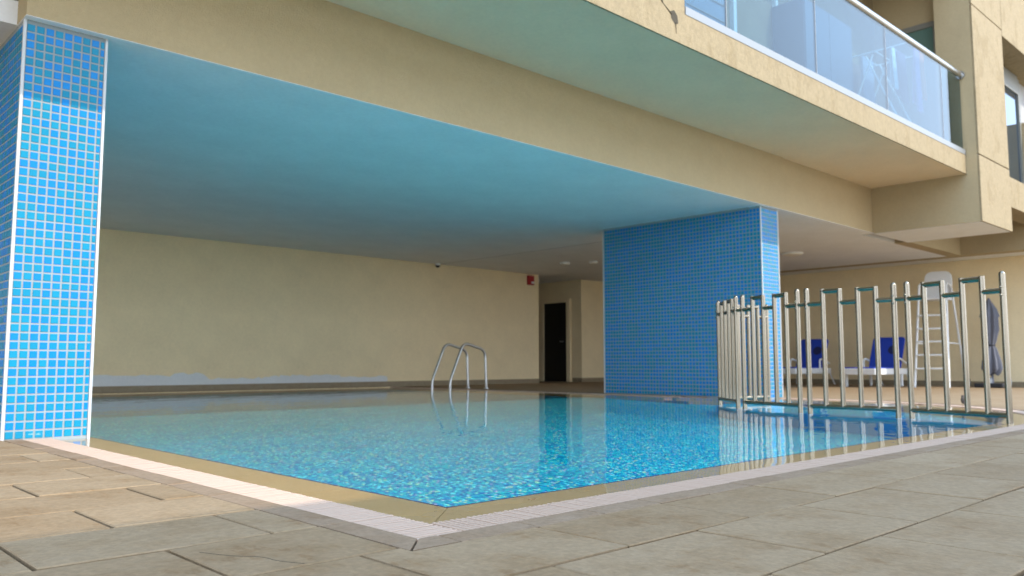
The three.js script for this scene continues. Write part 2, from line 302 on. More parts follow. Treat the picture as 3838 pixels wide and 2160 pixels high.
const kidCurve = new THREE.CatmullRomCurve3([[7.22, -1.9], [7.48, -2.5], [7.64, -3.2], [7.7, -3.95], [7.95, -4.75], [8.45, -5.3], [9.2, -5.45], [10.4, -5.35]].map(([x, z]) => V(x, 0, z)));
const kidPts = kidCurve.getSpacedPoints(60);
const inKids = (x, z) => { // right of the dividing wall
  let best = 1e9, side = 0; for (let i = 0; i < kidPts.length - 1; i++) { const a = kidPts[i], b = kidPts[i + 1], mx = (a.x + b.x) / 2, mz = (a.z + b.z) / 2, d = (x - mx) ** 2 + (z - mz) ** 2; if (d < best) { best = d; side = (b.x - a.x) * (z - a.z) - (b.z - a.z) * (x - a.x); } } return side > 0; };
{ const g = mergeGeometries([flat([[1.7, -2.1], [10.4, -2.1], [10.4, -8], [1.7, -8]], 0), flat([[1.7, -8], [10.4, -8], [10.4, -13.4], [1.7, -13.4]], 0)]), q = g.attributes.position; for (let i = 0; i < q.count; i++) q.setY(i, floorY(q.getZ(i)) - 0.003); mesh('floor_bed', g, M.basin, basin); }
for (const g of [mosaic(V(1.755, -0.22, -2.15), V(1, 0, 0), V(0, 0.17 / 5.85, -1), 7.7, 5.85, 0.017, 0.0016, V(0, 1, 0), 0.12), mosaic(V(1.755, -0.05, -8), V(1, 0, 0), V(0, 0, -1), 7.7, 5.34, 0.022, 0.002, V(0, 1, 0), 0.1)]) { const m = mesh('floor_mosaic', g, M.floorVC, basin); m.userData.kind = 'stuff'; }
mesh('near_wall', box(1.755, 10.4, -DEPTH, -0.12, -2.15, -2.05), M.basin, basin);
mesh('side_wall', box(1.65, 1.755, -DEPTH, -0.12, -13.4, -2.15), M.basin, basin);
mesh('end_wall', box(9.47, 9.6, -DEPTH, -0.12, -13.4, -6.5), M.basin, basin);
mesh('rear_wall', box(1.65, 9.6, -DEPTH, -0.12, -13.5, -13.36), M.basin, basin);
{ const m = mesh('end_mosaic', mosaic(V(9.467, -DEPTH, -6.5), V(0, 0, -1), V(0, 1, 0), 6.85, 0.25, 0.025, 0.0022, V(-1, 0, 0), 0.05), M.floorVC, basin); m.userData.kind = 'stuff'; }
{ const m = mesh('rear_mosaic', mosaic(V(1.76, -DEPTH, -13.357), V(1, 0, 0), V(0, 1, 0), 7.7, 0.25, 0.025, 0.0022, V(0, 0, 1), 0.05), M.floorVC, basin); m.userData.kind = 'stuff'; }
{ // dividing wall of the children's pool: a curved wall whose top lies just under water
  const pos = [], nor = [], half = 0.1, top = -0.03, add = (a, b, c, d) => pos.push(a, b, c, a, c, d);
  const L = kidPts.map((p, i) => { const t = kidCurve.getTangentAt(i / 60); return [V(p.x + t.z * half, 0, p.z - t.x * half), V(p.x - t.z * half, 0, p.z + t.x * half)]; });
  const P = []; const push = (...v) => v.forEach(p => P.push(p.x, p.y, p.z));
  const at = (p, y) => V(p.x, y, p.z);
  for (let i = 0; i < 60; i++) { const [a0, b0] = L[i], [a1, b1] = L[i + 1];
    for (const [p0, p1] of [[a0, a1], [b0, b1]]) push(at(p0, -DEPTH), at(p1, -DEPTH), at(p1, top), at(p0, -DEPTH), at(p1, top), at(p0, top));
    push(at(a0, top), at(a1, top), at(b1, top), at(a0, top), at(b1, top), at(b0, top)); }
  const g = new THREE.BufferGeometry(); g.setAttribute('position', new THREE.Float32BufferAttribute(P, 3)); g.computeVertexNormals(); mesh('dividing_wall', metreUV(g), M.basin, basin);
  const kf = []; for (const p of kidPts) kf.push([p.x, p.z]);
  const kidFloor = kf.concat([[10.4, -1.9]]);
  mesh('shallow_floor_bed', flat(kidFloor, -0.103), M.basin, basin);
  const m = mesh('shallow_mosaic', mosaic(V(7.2, -0.1, -1.95), V(1, 0, 0), V(0, 0, -1), 3.1, 4.7, 0.03, 0.0026, V(0, 1, 0), 0.08, (x, z) => inKids(x, z)), M.floorVC, basin); m.userData.kind = 'stuff';
  // curved outer wall
  const ring = new THREE.CylinderGeometry(2.86, 2.86, 1.1, 64, 1, true, 0, Math.PI * 0.62); ring.translate(CX, -0.66, CZ); mesh('round_wall', ring, M.basin, basin);
}
structure('water', flat(outline(0), WY), M.water, 'still clear pool water');

// ---------------------------------------------------------------- tiled columns
const TP = 0.0535;
const tileGeo = plate(TP - 0.0112, TP - 0.0112, 0.004, 0.0012), cutTile = (w) => plate(w, TP - 0.0112, 0.004, 0.0012);
function column(label, x0, x1, zf, zb) {
  const c = thing('tiled_column', label, 'column', [0, 0, 0], 0, 'blue mosaic columns');
  const e = 0.0035;
  mesh('core', box(x0, x1, -0.13, H, zb, zf), M.grout, c);
  for (const [x, z] of [[x0, zf], [x1, zf], [x0, zb]]) { const t = 0.009; mesh('corner_trim', rbox(x - t, x + t, -0.12, H - 0.004, z - t, z + t, 0.003, 1), M.trim, c); }
  const list = [], rows = Math.floor((H - 0.01) / TP);
  const eye = V(0, 0.45, 0);
  const face = (len, place, nrm) => {
    const n = Math.ceil((len - 0.03) / TP);
    for (let j = 0; j < rows + 1; j++) for (let i = 0; i < n; i++) {
      const a0 = 0.014 + i * TP, a1 = Math.min(a0 + TP - 0.0112, len - 0.012); if (a1 - a0 < 0.012) continue;
      const y0 = j === 0 ? -0.02 : 0, y = 0.004 + j * TP + (TP - 0.0112) / 2; if (y + 0.024 > H) continue;
      const p = place((a0 + a1) / 2, y), v = eye.clone().sub(p), d = v.length(), cos = v.dot(nrm) / d;
      list.push({ p, w: a1 - a0, nrm, score: cos > 0 ? cos * (a1 - a0) / d / d : -1, k: (rnd() < 0.5 ? 0 : 2) + (rnd() < 0.5 ? 0 : 1) });
    }
  };
  face(x1 - x0, (a, y) => V(x0 + a, y, zf + e), V(0, 0, 1));
  face(zf - zb, (a, y) => V(x0 - e, y, zf - a), V(-1, 0, 0));
  face(zf - zb, (a, y) => V(x1 + e, y, zf - a), V(1, 0, 0));
  list.sort((a, b) => b.score - a.score);
  const turnOf = (n) => n.z > 0.5 ? new THREE.Euler(Math.PI / 2, 0, 0) : n.x < 0 ? new THREE.Euler(Math.PI / 2, 0, Math.PI / 2, 'ZYX') : new THREE.Euler(Math.PI / 2, 0, -Math.PI / 2, 'ZYX');
  const cuts = {}, rest = [], X = new THREE.Matrix4();
  list.forEach((t, i) => {
    const full = Math.abs(t.w - (TP - 0.0112)) < 1e-4, geo = full ? tileGeo : (cuts[t.w.toFixed(4)] ??= cutTile(t.w));
    // tile axes: its x along the wall, its z along height, its y out of the wall
    const out = t.nrm, up = V(0, 1, 0), along = out.clone().cross(up).negate();
    X.makeBasis(along, out, along.clone().cross(out)); const q = new THREE.Quaternion().setFromRotationMatrix(X);
    if (i < 300) { const lime = t.nrm.z > 0.5 && t.p.y < 0.05 && t.p.x < 1.46; const m = mesh('tile', lime ? plate(t.w, TP - 0.0112, 0.004, 0.0012, rnd(), rnd()) : geo, (lime ? limeMats : tileMats)[t.k], c); m.position.copy(t.p); m.quaternion.copy(q); const r = new THREE.Quaternion().setFromEuler(new THREE.Euler(rr(-0.008, 0.008), rr(-0.012, 0.012), rr(-0.008, 0.008))); m.quaternion.multiply(r); }
    else { const g = geo.clone(); g.deleteAttribute('uv'); const n = g.attributes.position.count, cc = tileCols[t.k], C = new Float32Array(n * 3); for (let k = 0; k < n; k++) { C[3 * k] = cc.r; C[3 * k + 1] = cc.g; C[3 * k + 2] = cc.b; } g.setAttribute('color', new THREE.BufferAttribute(C, 3)); g.applyQuaternion(q); g.translate(t.p.x, t.p.y, t.p.z); rest.push(g); }
  });
  const m = mesh('more_tiles', mergeGeometries(rest), M.tileVC, c); m.userData.kind = 'stuff';
  return c;
}
column('slim face of a blue mosaic column in full sun at the deck edge', 1.232, 1.708, -5.672, -8.43);
column('broad shaded blue mosaic column standing between the pool and the steel fence', 10.03, 10.48, -5.672, -8.43);

// ---------------------------------------------------------------- building
const bld = thing('apartment_building', 'cream rendered apartment building built over the pool', 'building');
const part = (n, g, m, p = bld, l) => mesh(n, g, m, p, l);
const zF = -5.60;
part('ceiling', mergeGeometries([box(-3.5, 14.9, H, 2.75, -13.84, -5.83), box(14.9, 17.5, H, 2.75, -13.84, -5.85), box(17.8, 18.42, H, 2.75, -13.84, -3.2), box(-3.5, 18.42, H, 2.75, -17.2, -13.84)]), M.ceiling);
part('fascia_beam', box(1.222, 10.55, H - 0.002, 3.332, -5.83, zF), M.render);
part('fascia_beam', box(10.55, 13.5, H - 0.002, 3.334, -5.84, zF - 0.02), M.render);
part('beam_underside', box(1.222, 13.49, H - 0.006, H - 0.003, -5.84, zF - 0.001), M.ceiling);
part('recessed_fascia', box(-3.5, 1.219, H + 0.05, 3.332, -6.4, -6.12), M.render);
part('recessed_soffit', box(-3.5, 1.216, 3.28, 3.331, -6.12, -4.3), M.ceiling);
part('balcony_slab', box(-3.5, 13.5, 3.33, 3.62, -5.62, -4.19), M.soffit);
part('slab_edge', box(-3.5, 13.5, 3.328, 3.62, -4.19, -4.17), M.paintWeatheredDimmed);
part('balcony_slab', box(-3.5, 18, 3.336, 3.6, -17, -5.62), M.paint);
part('parapet', box(-3.5, 6.14, 3.62, 4.75, -4.33, -4.172), M.paintWeatheredDimmed);
// end block with pilaster panels and open joints
const pil = part('pilaster', mergeGeometries([box(13.51, 14.94, H, 3.6, -5.62, -4.016), box(13.51, 14.94, 3.6, 8.4, -4.53, -4.016), box(13.9, 14.94, 3.6, 8.4, -5.62, -4.53)]), M.joint);
for (const [y0, y1] of [[H - 0.006, 3.6], [3.615, 5.945], [5.96, 8.4]]) part('cladding_panel', rbox(13.495, 14.95, y0, y1, -4.02, -3.99, 0.006, 1), M.paintWeatheredDimmed, pil);
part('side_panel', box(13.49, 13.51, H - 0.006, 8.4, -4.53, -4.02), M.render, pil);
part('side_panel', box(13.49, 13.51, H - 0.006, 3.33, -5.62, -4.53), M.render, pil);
part('underside_panel', box(13.51, 14.94, H - 0.008, H - 0.001, -5.62, -4.02), M.ceiling, pil);
part('upper_wall', box(-3.5, 13.78, 3.6, 8.4, -5.9, -5.56), M.paintWeatheredDimmed);  // darker paint stands in for the shade inside the balcony
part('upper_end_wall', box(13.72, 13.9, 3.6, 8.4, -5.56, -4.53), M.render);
part('upper_slab', box(-3.5, 13.5, 6.6, 6.95, -5.57, -4.17), M.paint);
part('upper_roof', box(-3.5, 22, 8.4, 8.6, -17, -3.9), M.paint);
// facade right of the pilaster
part('upper_panel', rbox(14.965, 22, 5.86, 8.4, -4.62, -3.99, 0.006, 1), M.paintWeatheredDimmed);
part('spandrel', box(14.955, 22, 3.02, 3.52, -4.4, -4.03), M.paintWeatheredDimmed);
{
  const w = part('window', box(14.96, 22, 3.52, 5.86, -4.62, -4.5), M.joint); // wall behind the glazing
  part('window_pane', box(15.1, 16.08, 3.56, 5.5, -4.44, -4.43), M.winGlass, w); part('window_pane', box(16.16, 17.3, 3.56, 5.5, -4.44, -4.43), M.winGlass, w);
  part('window_frame', mergeGeometries([box(15.02, 15.1, 3.53, 5.8, -4.49, -4.4), box(16.08, 16.16, 3.53, 5.8, -4.49, -4.4), box(17.3, 17.4, 3.53, 5.8, -4.49, -4.4), box(15.1, 17.3, 5.5, 5.84, -4.49, -4.4), box(15.1, 17.3, 3.52, 3.56, -4.49, -4.4)]), M.frame, w);
}
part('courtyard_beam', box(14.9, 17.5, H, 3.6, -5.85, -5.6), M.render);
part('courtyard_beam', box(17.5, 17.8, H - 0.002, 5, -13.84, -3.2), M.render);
part('right_wall', box(18.4, 18.7, -0.06, H, -17.2, -3.2), M.wall);
{
  const w = part('rear_wall', box(-3.5, 14.04, -0.06, H, -14.1, -13.82), M.wall);
  part('skirting', box(-3.4, 14.055, -0.01, 0.1, -13.82, -13.805), M.skirting, w);
  // primer patch with a ragged top edge
  const s = new THREE.Shape(); s.moveTo(3.2, 0.101); s.lineTo(9.71, 0.101); s.lineTo(9.7, 0.2);
  let x = 9.7; while (x > 3.25) { const base = x > 8.6 ? 0.205 : x > 7 ? 0.235 : x > 6 ? 0.2 : x > 5.4 ? 0.285 : 0.26; s.lineTo(x, base + rr(-0.02, 0.022)); x -= rr(0.03, 0.14); }
  s.lineTo(3.2, 0.25); const g = new THREE.ExtrudeGeometry(s, { depth: 0.003, bevelEnabled: false }); g.translate(0, 0, -13.82); part('primer_patch', metreUV(g), M.primer, w, 'ragged band of white primer along the wall base');
}
part('corridor_wall', box(15.6, 18.4, -0.06, H, -17.2, -13.85), M.wall);
part('corridor_end_wall', box(-3.5, 15.6, -0.06, H, -17.4, -17.2), M.wall);
part('corridor_skirting', mergeGeometries([box(15.585, 15.6, -0.01, 0.1, -14.15, -13.86), box(15.59, 18.4, -0.01, 0.1, -13.85, -13.835)]), M.skirting);
for (const z of [-9.2, -13.0]) part('left_pier', box(-3.8, -3.4, -0.06, H, z - 0.25, z + 0.25), M.wall);
part('right_skirting', box(18.385, 18.4, -0.01, 0.1, -13.83, -3.2), M.skirting);
{ // dark corridor door in the return wall
  const d = part('corridor_door', box(15.565, 15.595, 0.0, 2.02, -15.12, -14.32), M.doorDark);
  part('door_frame', mergeGeometries([box(15.54, 15.6, 0, 2.1, -14.32, -14.2), box(15.54, 15.6, 0, 2.1, -15.24, -15.12), box(15.54, 15.6, 2.02, 2.1, -15.12, -14.32)]), M.wall, d);
  part('handle', rod(V(15.54, 1.02, -14.42), V(15.54, 1.02, -14.54), 0.01), M.steelDull, d);
}
{ // door at the balcony's end
  const d = part('balcony_door', box(13.70, 13.718, 3.66, 5.84, -5.3, -4.62), M.greenGlass);
  part('door_frame', mergeGeometries([box(13.68, 13.722, 3.62, 5.92, -4.62, -4.545), box(13.68, 13.722, 3.62, 5.92, -5.38, -5.3), box(13.68, 13.722, 5.84, 5.93, -5.3, -4.62)]), M.frame, d);
}
part('ceiling_joint', box(11.0, 11.012, H - 0.003, H + 0.001, -13.8, -9.2), M.joint);
{ // small spall and crack in the parapet render
  const c = new THREE.Shape(); [[0, 0], [0.05, -0.04], [0.1, -0.02], [0.09, 0.05], [0.04, 0.09], [-0.02, 0.06]].forEach(([x, y], i) => i ? c.lineTo(5.93 + x, 3.52 + y) : c.moveTo(5.93 + x, 3.52 + y));
  const g = new THREE.ShapeGeometry(c); g.translate(0, 0, -4.168); part('spalled_render', metreUV(g), M.mortar);
  part('render_crack', mergeGeometries([rod(V(5.99, 3.5, -4.169), V(6.0, 3.4, -4.169), 0.006, 0.002, 5), rod(V(5.93, 3.56, -4.169), V(5.8, 3.63, -4.169), 0.008, 0.003, 5), rod(V(5.8, 3.63, -4.169), V(5.74, 3.72, -4.169), 0.007, 0.004, 5)]), M.mortar);
}
// added unseen canopy, placed to shade the near deck and let light inside
{
  const w = thing('added_shade_canopy', 'unseen flat canopy on square posts, added behind the camera to shade the near deck', 'canopy');
  mesh('roof_slab', box(-14, 12, 4.75, 5.0, 3.63, 6.6), M.paint, w);
  for (let x = -12; x < 12; x += 5.8) mesh('post', box(x - 0.15, x + 0.15, -0.06, 4.75, 6.1, 6.4), M.paint, w);
}

// ---------------------------------------------------------------- balcony balustrade and what stands behind it
{
  const b = thing('glass_balustrade', 'blue tinted glass balustrade with round steel handrail on the balcony edge', 'balustrade');
  mesh('base_channel', rbox(6.15, 13.47, 3.62, 3.7, -4.215, -4.165, 0.004, 1), M.alu, b);
  const js = [6.16, 6.86, 8.72, 10.66, 12.63, 13.43];
  for (let i = 0; i < js.length - 1; i++) mesh('glass_panel', box(js[i] + 0.006, js[i + 1] - 0.006, 3.69, 4.84, -4.196, -4.184), M.glass, b);
  for (const x of js.slice(1, -1)) mesh('joint_strip', box(x - 0.005, x + 0.005, 3.69, 4.84, -4.198, -4.182), M.alu, b);
  const rail = mesh('handrail', rod(V(6.15, 4.87, -4.19), V(13.46, 4.87, -4.19), 0.042, 0.042, 24), M.steelDull, b);
  mesh('wall_flange', rod(V(13.455, 4.87, -4.19), V(13.488, 4.87, -4.19), 0.065, 0.065, 24), M.steelDull, rail);
}
{
  const c = thing('balcony_cupboard', 'tall grey cupboard standing against the balcony wall', 'cupboard', [10.98, 3.62, -5.3]);
  mesh('carcass', rbox(-0.72, 0.72, 0, 1.78, -0.24, 0.22, 0.01), std({ color: lin(0.09, 0.11, 0.15), roughness: 0.5 }), c);
  for (const s of [-1, 1]) mesh('door', rbox(s > 0 ? 0.006 : -0.71, s > 0 ? 0.71 : -0.006, 0.05, 1.75, 0.22, 0.238, 0.005), std({ color: lin(0.1, 0.125, 0.165), roughness: 0.5 }), c);
  const a = thing('cooling_unit', 'grey outdoor cooling unit with horizontal louvres on the balcony', 'air conditioner', [7.85, 3.62, -5.25]);
  mesh('casing', rbox(-0.42, 0.42, 0.08, 1.25, -0.2, 0.2, 0.02), std({ color: lin(0.24, 0.29, 0.36), roughness: 0.5 }), a);
  for (let k = 0; k < 5; k++) mesh('louvre', box(-0.38, 0.38, 0.2 + k * 0.2, 0.215 + k * 0.2, 0.2, 0.212), M.joint, a);
  for (const s of [-1, 1]) mesh('foot', box(s * 0.3 - 0.03, s * 0.3 + 0.03, 0, 0.09, -0.15, 0.15), M.joint, a);
  const p = thing('white_partition', 'pale panel standing at the solid end of the balcony', 'panel', [6.4, 3.62, -4.7]);
  mesh('board', rbox(-0.2, 0.22, 0, 1.6, -0.02, 0.02, 0.006), M.white, p); mesh('foot', box(-0.2, 0.22, 0, 0.03, -0.15, 0.15), M.white, p);
  for (const [x, w] of [[7.2, 0.06], [9.2, 0.07], [10.3, 0.06]]) mesh('sliding_door_post', box(x, x + w, 3.62, 6.0, -5.56, -5.5), M.white, bld);
  const r = thing('drying_rack', 'white folding drying rack hung with laundry on the balcony', 'drying rack', [12.08, 3.62, -4.88], Math.PI / 2);
  for (const s of [-1, 1]) { mesh('leg', rod(V(-0.5, 0, s * 0.26), V(0.05, 1.32, s * 0.24), 0.013), M.white, r); mesh('leg', rod(V(0.5, 0, s * 0.26), V(-0.05, 1.32, s * 0.24), 0.013), M.white, r); }
  for (let k = 0; k < 6; k++) mesh('line_rod', rod(V(-0.55 + k * 0.22, 1.34, -0.3), V(-0.55 + k * 0.22, 1.34, 0.3), 0.007, 0.007, 8), M.white, r);
  for (const s of [-1, 1]) mesh('top_rail', rod(V(-0.6, 1.34, s * 0.3), V(0.62, 1.34, s * 0.3), 0.011), M.white, r);
  // label, colour, rod, length, sideways offset, width
  const cloths = [['bright orange cloth hanging at the front of the rack', lin(0.75, 0.17, 0.035), -0.55, 0.72, 0.22, 0.14], ['mauve cloth hanging beside the orange one on the rack', lin(0.34, 0.2, 0.42), -0.55, 0.95, 0.03, 0.18], ['white towel hanging on the inner end of the rack', lin(0.72, 0.74, 0.72), -0.33, 0.62, -0.24, 0.12], ['dark patterned shirt hanging behind the mauve cloth', lin(0.12, 0.1, 0.16), -0.33, 0.75, 0.05, 0.3], ['grey-blue cloth hanging in the middle of the rack', lin(0.26, 0.31, 0.38), 0.11, 0.7, -0.05, 0.4], ['dull brown cloth hanging at the rear of the rack', lin(0.2, 0.13, 0.1), 0.33, 0.9, 0, 0.44]];
  for (const [label, col, x, len, off, wid] of cloths) {
    const n = 14, mrows = 8, pos = [], idx = []; for (const side of [-1, 1]) for (let j = 0; j <= mrows; j++) for (let i = 0; i <= n; i++) { const t = j / mrows, z = wid * (i / n - 0.5), f = 0.02 * Math.sin(i * 1.9 + x * 9) * t; pos.push(x + side * (0.01 + 0.02 * t) + f, 1.352 - t * len * (side < 0 ? 1 : 0.86), off + z * (1 - 0.16 * t)); }
    const st = (n + 1) * (mrows + 1); for (let s = 0; s < 2; s++) for (let j = 0; j < mrows; j++) for (let i = 0; i < n; i++) { const a = s * st + j * (n + 1) + i; idx.push(a, a + 1, a + n + 2, a, a + n + 2, a + n + 1); }
    for (let i = 0; i < n; i++) idx.push(i, i + 1, st + i + 1, i, st + i + 1, st + i);
    const g = new THREE.BufferGeometry(); g.setAttribute('position', new THREE.Float32BufferAttribute(pos, 3)); g.setIndex(idx); g.computeVertexNormals();
    const m = mesh('laundry', g, std({ color: col, roughness: 0.95, side: THREE.DoubleSide })); m.position.set(12.08, 3.62, -4.88); m.rotation.y = Math.PI / 2; m.userData = { label, category: 'laundry', group: 'laundry on the balcony rack' };
  }
}
// ---------------------------------------------------------------- steel fence of the children's pool
function fencePanel(a, b, label) {
  const g = thing('pool_fence_panel', label, 'fence panel', [a[0], 0, a[1]], 0, 'steel fence panels of the children\'s pool');
  const L = Math.hypot(b[0] - a[0], b[1] - a[1]), dx = (b[0] - a[0]) / L, dz = (b[1] - a[1]) / L, at = (s, y) => V(dx * s, y, dz * s), r = 0.024;
  const top = 1.17, rail = 1.03, bar = 0.045, low = 0.2;
  for (const s of [0, L]) { const p = mesh('post', rod(at(s, -0.07), at(s, top), r), M.steel, g); mesh('cap', new THREE.SphereGeometry(r, 12, 6, 0, 6.3, 0, 1.57).translate(dx * s, top, dz * s), M.steel, p); }
  const st = L / 5; let k = 1;
  for (const f of [[st * 0.98, st * 1.98], [st * 3.02, st * 4.02]]) mesh('hoop', mergeGeometries([rod(at(f[0], bar), at(f[0], top), r * 0.95), rod(at(f[1], bar), at(f[1], top), r * 0.95), rod(at(f[0], top - r), at(f[1], top - r), r * 0.95)]), M.steel, g);
  for (const [s0, s1] of [[0, st * 0.98], [st * 1.98, st * 3.02], [st * 4.02, L]]) mesh('upper_rail', rod(at(s0, rail), at(s1, rail), r * 0.9), M.steel, g);
  mesh('bottom_rail', rod(at(0, bar), at(L, bar), r * 0.95), M.steel, g);
  for (const s of [0, L]) for (const y of [rail + 0.035, rail - 0.035]) mesh('clamp_bolt', new THREE.SphereGeometry(0.011, 10, 8).translate(dx * s + dz * 0.025, y, dz * s - dx * 0.025), M.steel, g);
  return g;
}
const fp = [[[7.33, -2.05], [7.63, -2.9]], [[7.64, -3.02], [7.66, -3.86]], [[7.7, -3.98], [7.95, -4.74]], [[7.98, -4.84], [8.48, -5.38]], [[8.58, -5.44], [9.42, -5.28]]];
const fl = ['steel fence panel whose end post stands beside the deck-side gutter', 'second steel fence panel from the deck-side gutter, before the raised lounger back', 'third steel fence panel from the deck-side gutter, before the column\'s lit edge', 'fourth steel fence panel from the deck-side gutter, before the broad column face', 'last steel fence panel, turned across behind the others in front of the column'];
fp.forEach(([a, b], i) => { const g = fencePanel(a, b, fl[i]); if (i < fp.length - 1) { const n = fp[i + 1][0]; mesh('link_rail', rod(V(b[0] - a[0], 1.03, b[1] - a[1]), V(n[0] - a[0], 1.03, n[1] - a[1]), 0.018), M.steel, g); } });

// ---------------------------------------------------------------- pool ladder
{
  const l = thing('pool_ladder', 'stainless steel pool ladder with two bent handrails at the far pool edge', 'pool ladder');
  for (const z of [-11.34, -11.85]) {
    mesh('handrail', bent([V(10.15, 0, z), V(10.12, 0.7, z), V(9.6, 0.83, z), V(9.3, 0.16, z), V(9.3, -0.06, z)], 0.024, 0.14), M.steelDull, l);
    mesh('anchor_flange', rod(V(10.15, -0.003, z), V(10.15, 0.018, z), 0.05, 0.045, 20), M.steelDull, l);
  }
  for (const y of [-0.036]) mesh('tread', rbox(9.24, 9.36, y - 0.012, y + 0.012, -11.83, -11.36, 0.006), M.steelDull, l);
}
// ---------------------------------------------------------------- sun loungers
function lounger(label, x, z, turn) { // foot at -x, head at +x
  const g = thing('sun_lounger', label, 'sun lounger', [x, 0, z], turn, 'blue sun loungers by the wall');
  const w = 0.31;
  for (const s of [-1, 1]) {
    mesh('side_rail', rbox(-0.95, 0.62, 0.24, 0.36, s * w - 0.02, s * w + 0.02, 0.012), M.white, g);
    mesh('leg', rbox(-0.82, -0.77, 0, 0.25, s * w - 0.022, s * w + 0.022, 0.01), M.white, g);
    mesh('leg', rbox(0.3, 0.36, 0, 0.25, s * w - 0.022, s * w + 0.022, 0.01), M.white, g);
    mesh('rear_strut', rod(V(0.6, 0.3, s * (w - 0.02)), V(0.86, 0, s * (w - 0.02)), 0.014), M.white, g);
    mesh('armrest', bent([V(0.08, 0.3, s * (w + 0.03)), V(0.08, 0.54, s * (w + 0.03)), V(0.2, 0.56, s * (w + 0.03)), V(0.52, 0.46, s * (w + 0.03))], 0.02, 0.07), M.white, g);
  }
  mesh('end_rail', rbox(-0.97, -0.93, 0.24, 0.36, -w - 0.02, w + 0.02, 0.012), M.white, g);
  mesh('seat_sling', rbox(-0.93, 0.3, 0.355, 0.385, -w + 0.015, w - 0.015, 0.012), M.blueSling, g);
  const back = new THREE.Group(); back.name = 'backrest'; back.position.set(0.28, 0.37, 0); back.rotation.z = 1.13; g.add(back);
  mesh('back_sling', rbox(0, 0.66, -0.015, 0.015, -w + 0.01, w - 0.01, 0.012), M.blueSling, back);
  mesh('back_tube', bent([V(0, 0, -w), V(0.68, 0, -w), V(0.68, 0, w), V(0, 0, w)], 0.016, 0.05), M.blueSling, back);
  mesh('emblem', new THREE.CylinderGeometry(0.1, 0.1, 0.004, 28).translate(0.4, 0.016, 0.12), M.navy, back);
  return g;
}
lounger('blue sling sun lounger with white frame beside the broad blue column', 17.05, -8.72, 0);
lounger('blue sling sun lounger with white frame beside the lifeguard chair', 16.95, -7.05, 0);

// ---------------------------------------------------------------- lifeguard chair
{
  const g = thing('lifeguard_chair', 'tall white lifeguard chair with ladder steps by the wall', 'chair', [17.35, 0, -6.05], 0.12);
  for (const s of [-1, 1]) {
    mesh('ladder_stile', rod(V(-0.62, 0, s * 0.3), V(-0.2, 2.02, s * 0.24), 0.022), M.white, g);
    mesh('rear_leg', rod(V(0.68, 0, s * 0.34), V(0.18, 1.9, s * 0.26), 0.02), M.white, g);
    mesh('armrest', bent([V(-0.2, 2.0, s * 0.24), V(-0.12, 2.05, s * 0.25), V(0.22, 2.0, s * 0.25), V(0.24, 1.7, s * 0.25)], 0.016, 0.06), M.white, g);
    mesh('seat_support', rod(V(-0.12, 1.22, s * 0.2), V(-0.08, 1.72, s * 0.2), 0.016), M.white, g);
    const wh = mesh('wheel', new THREE.CylinderGeometry(0.085, 0.085, 0.045, 24).rotateX(Math.PI / 2).translate(0.68, 0.085, s * 0.38), M.black, g); mesh('hub', new THREE.CylinderGeometry(0.035, 0.035, 0.05, 16).rotateX(Math.PI / 2).translate(0.68, 0.085, s * 0.38), M.joint, wh);
    mesh('side_brace', rod(V(-0.45, 0.85, s * 0.28), V(0.46, 0.85, s * 0.31), 0.012), M.white, g);
  }
  [0.36, 0.62, 0.88, 1.13, 1.39].forEach(y => { const x = -0.62 + 0.42 * y / 2.02; mesh('step', rbox(x - 0.06, x + 0.07, y - 0.017, y + 0.017, -0.29 + 0.02 * y, 0.29 - 0.02 * y, 0.012), M.white, g); });
  mesh('seat', rbox(-0.24, 0.22, 1.7, 1.76, -0.25, 0.25, 0.025), M.white, g);
  const bs = new THREE.Shape(); bs.moveTo(-0.2, 0); bs.lineTo(0.2, 0); bs.quadraticCurveTo(0.26, 0.3, 0.24, 0.46); bs.quadraticCurveTo(0.22, 0.57, 0.1, 0.575); bs.lineTo(-0.1, 0.575); bs.quadraticCurveTo(-0.22, 0.57, -0.24, 0.46); bs.quadraticCurveTo(-0.26, 0.3, -0.2, 0);
  const back = new THREE.ExtrudeGeometry(bs, { depth: 0.03, bevelEnabled: true, bevelSize: 0.01, bevelThickness: 0.01, bevelSegments: 2 }); back.rotateY(Math.PI / 2); back.rotateZ(-0.16); back.translate(0.22, 1.75, 0); mesh('backrest', back, M.white, g);
}
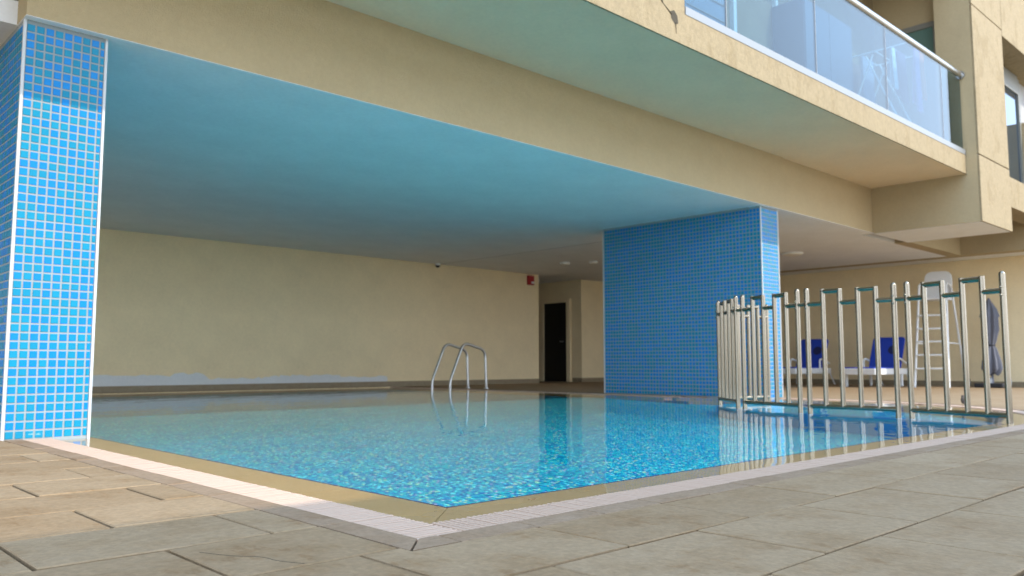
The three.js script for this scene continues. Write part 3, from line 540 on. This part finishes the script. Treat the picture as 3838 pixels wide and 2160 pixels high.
// ---------------------------------------------------------------- closed parasol
{
  const g = thing('closed_parasol', 'closed grey parasol tied at the waist on a wheeled base', 'parasol', [17.75, 0, -5.22]);
  mesh('pole', rod(V(0, 0.08, 0), V(0, 1.72, 0), 0.02), M.grey, g);
  const prof = [[1.72, 0.012], [1.66, 0.045], [1.5, 0.115], [1.36, 0.15], [1.34, 0.13], [1.1, 0.135], [0.86, 0.08], [0.8, 0.06], [0.74, 0.09], [0.5, 0.15], [0.36, 0.165], [0.3, 0.13], [0.25, 0.09]];
  const n = 48, pos = [], idx = []; prof.forEach(([y, r], j) => { for (let i = 0; i <= n; i++) { const a = i / n * Math.PI * 2, f = 1 + 0.2 * Math.sin(a * 8 + y * 1.5) * (j > 1 ? 1 : 0); pos.push(r * f * Math.cos(a), y + (j > 10 ? 0.03 * Math.sin(a * 3) : 0), r * f * Math.sin(a)); } });
  for (let j = 0; j < prof.length - 1; j++) for (let i = 0; i < n; i++) { const a = j * (n + 1) + i; idx.push(a, a + 1, a + n + 2, a, a + n + 2, a + n + 1); }
  const q = new THREE.BufferGeometry(); q.setAttribute('position', new THREE.Float32BufferAttribute(pos, 3)); q.setIndex(idx); q.computeVertexNormals(); mesh('folded_canopy', q, std({ color: lin(0.13, 0.13, 0.15), roughness: 0.9, side: THREE.DoubleSide }), g);
  mesh('tie_strap', new THREE.TorusGeometry(0.07, 0.012, 8, 24).rotateX(Math.PI / 2).translate(0, 0.81, 0), M.black, g);
  mesh('base', new RoundedBoxGeometry(0.56, 0.08, 0.5, 2, 0.02).translate(0, 0.042, 0), M.black, g);
  for (const s of [-1, 1]) mesh('wheel', new THREE.CylinderGeometry(0.09, 0.09, 0.04, 24).rotateX(Math.PI / 2).rotateY(0.4).translate(0.02 + s * 0.02, 0.1, 0.16 * s + 0.12), M.joint, g);
}
// ---------------------------------------------------------------- small fittings
{
  const a = thing('fire_alarm', 'red fire alarm sounder with strobe high on the rear wall', 'alarm', [13.74, 2.44, -13.82]);
  mesh('housing', rbox(-0.1, 0.1, -0.11, 0.11, 0, 0.06, 0.012), M.red, a); mesh('strobe', rbox(-0.01, 0.07, -0.08, -0.03, 0.06, 0.085, 0.01), M.white, a);
  const c = thing('dome_camera', 'small dome security camera where rear wall meets ceiling', 'camera', [10.89, H, -13.72]);
  mesh('mount', rod(V(0, -0.04, 0), V(0, 0, 0), 0.055, 0.06, 24), M.white, c); mesh('dome', new THREE.SphereGeometry(0.05, 20, 12, 0, 6.3, 1.57, 1.57).translate(0, -0.04, 0), M.black, c);
  const lamps = [[14.8, -7.72, 0.2, 'round ceiling lamp over the loungers beside the broad column'], [12.73, -11.76, 0.11, 'round ceiling lamp nearer the rear wall, past the ladder'], [13.0, -11.2, 0.09, 'small round ceiling lamp close to the broad column'], [14.75, -14.6, 0.08, 'small round ceiling lamp in front of the dark door']];
  for (const [x, z, r, label] of lamps) { const t = thing('ceiling_lamp', label, 'lamp', [x, H, z], 0, 'round ceiling lamps'); mesh('ring', rod(V(0, -0.03, 0), V(0, 0, 0), r, r * 1.02, 32), M.white, t); mesh('diffuser', rod(V(0, -0.045, 0), V(0, -0.03, 0), r * 0.82, r * 0.9, 32), std({ color: lin(0.85, 0.8, 0.68), roughness: 0.4 }), t); }
}
{ // small bird at the edge of the round pool
  const g = thing('small_bird', 'small brown bird standing on the far gutter edge', 'bird', [9.62, 0, -3.12], 0.6);
  const body = new THREE.SphereGeometry(0.032, 16, 12); body.scale(1.25, 0.95, 0.9); body.rotateZ(0.9); body.translate(0, 0.062, 0);
  const head = new THREE.SphereGeometry(0.017, 14, 10).translate(0.022, 0.103, 0), neck = rod(V(0.01, 0.075, 0), V(0.021, 0.1, 0), 0.02, 0.014), tail = new THREE.BoxGeometry(0.05, 0.005, 0.018).rotateZ(1.0).translate(-0.04, 0.03, 0), bill = new THREE.ConeGeometry(0.005, 0.016, 8).rotateZ(-Math.PI / 2).translate(0.045, 0.103, 0);
  mesh('body', mergeGeometries([body, head, neck, tail, bill].map(q => { const k = q.index ? q.toNonIndexed() : q; k.deleteAttribute('uv'); return k; })), std({ color: lin(0.09, 0.065, 0.05), roughness: 0.9 }), g);
  for (const s of [-1, 1]) mesh('leg', rod(V(0.002, 0, s * 0.01), V(0, 0.045, s * 0.01), 0.0025, 0.0025, 6), std({ color: lin(0.3, 0.2, 0.1), roughness: 0.8 }), g);
}
renderer.render(scene, camera);
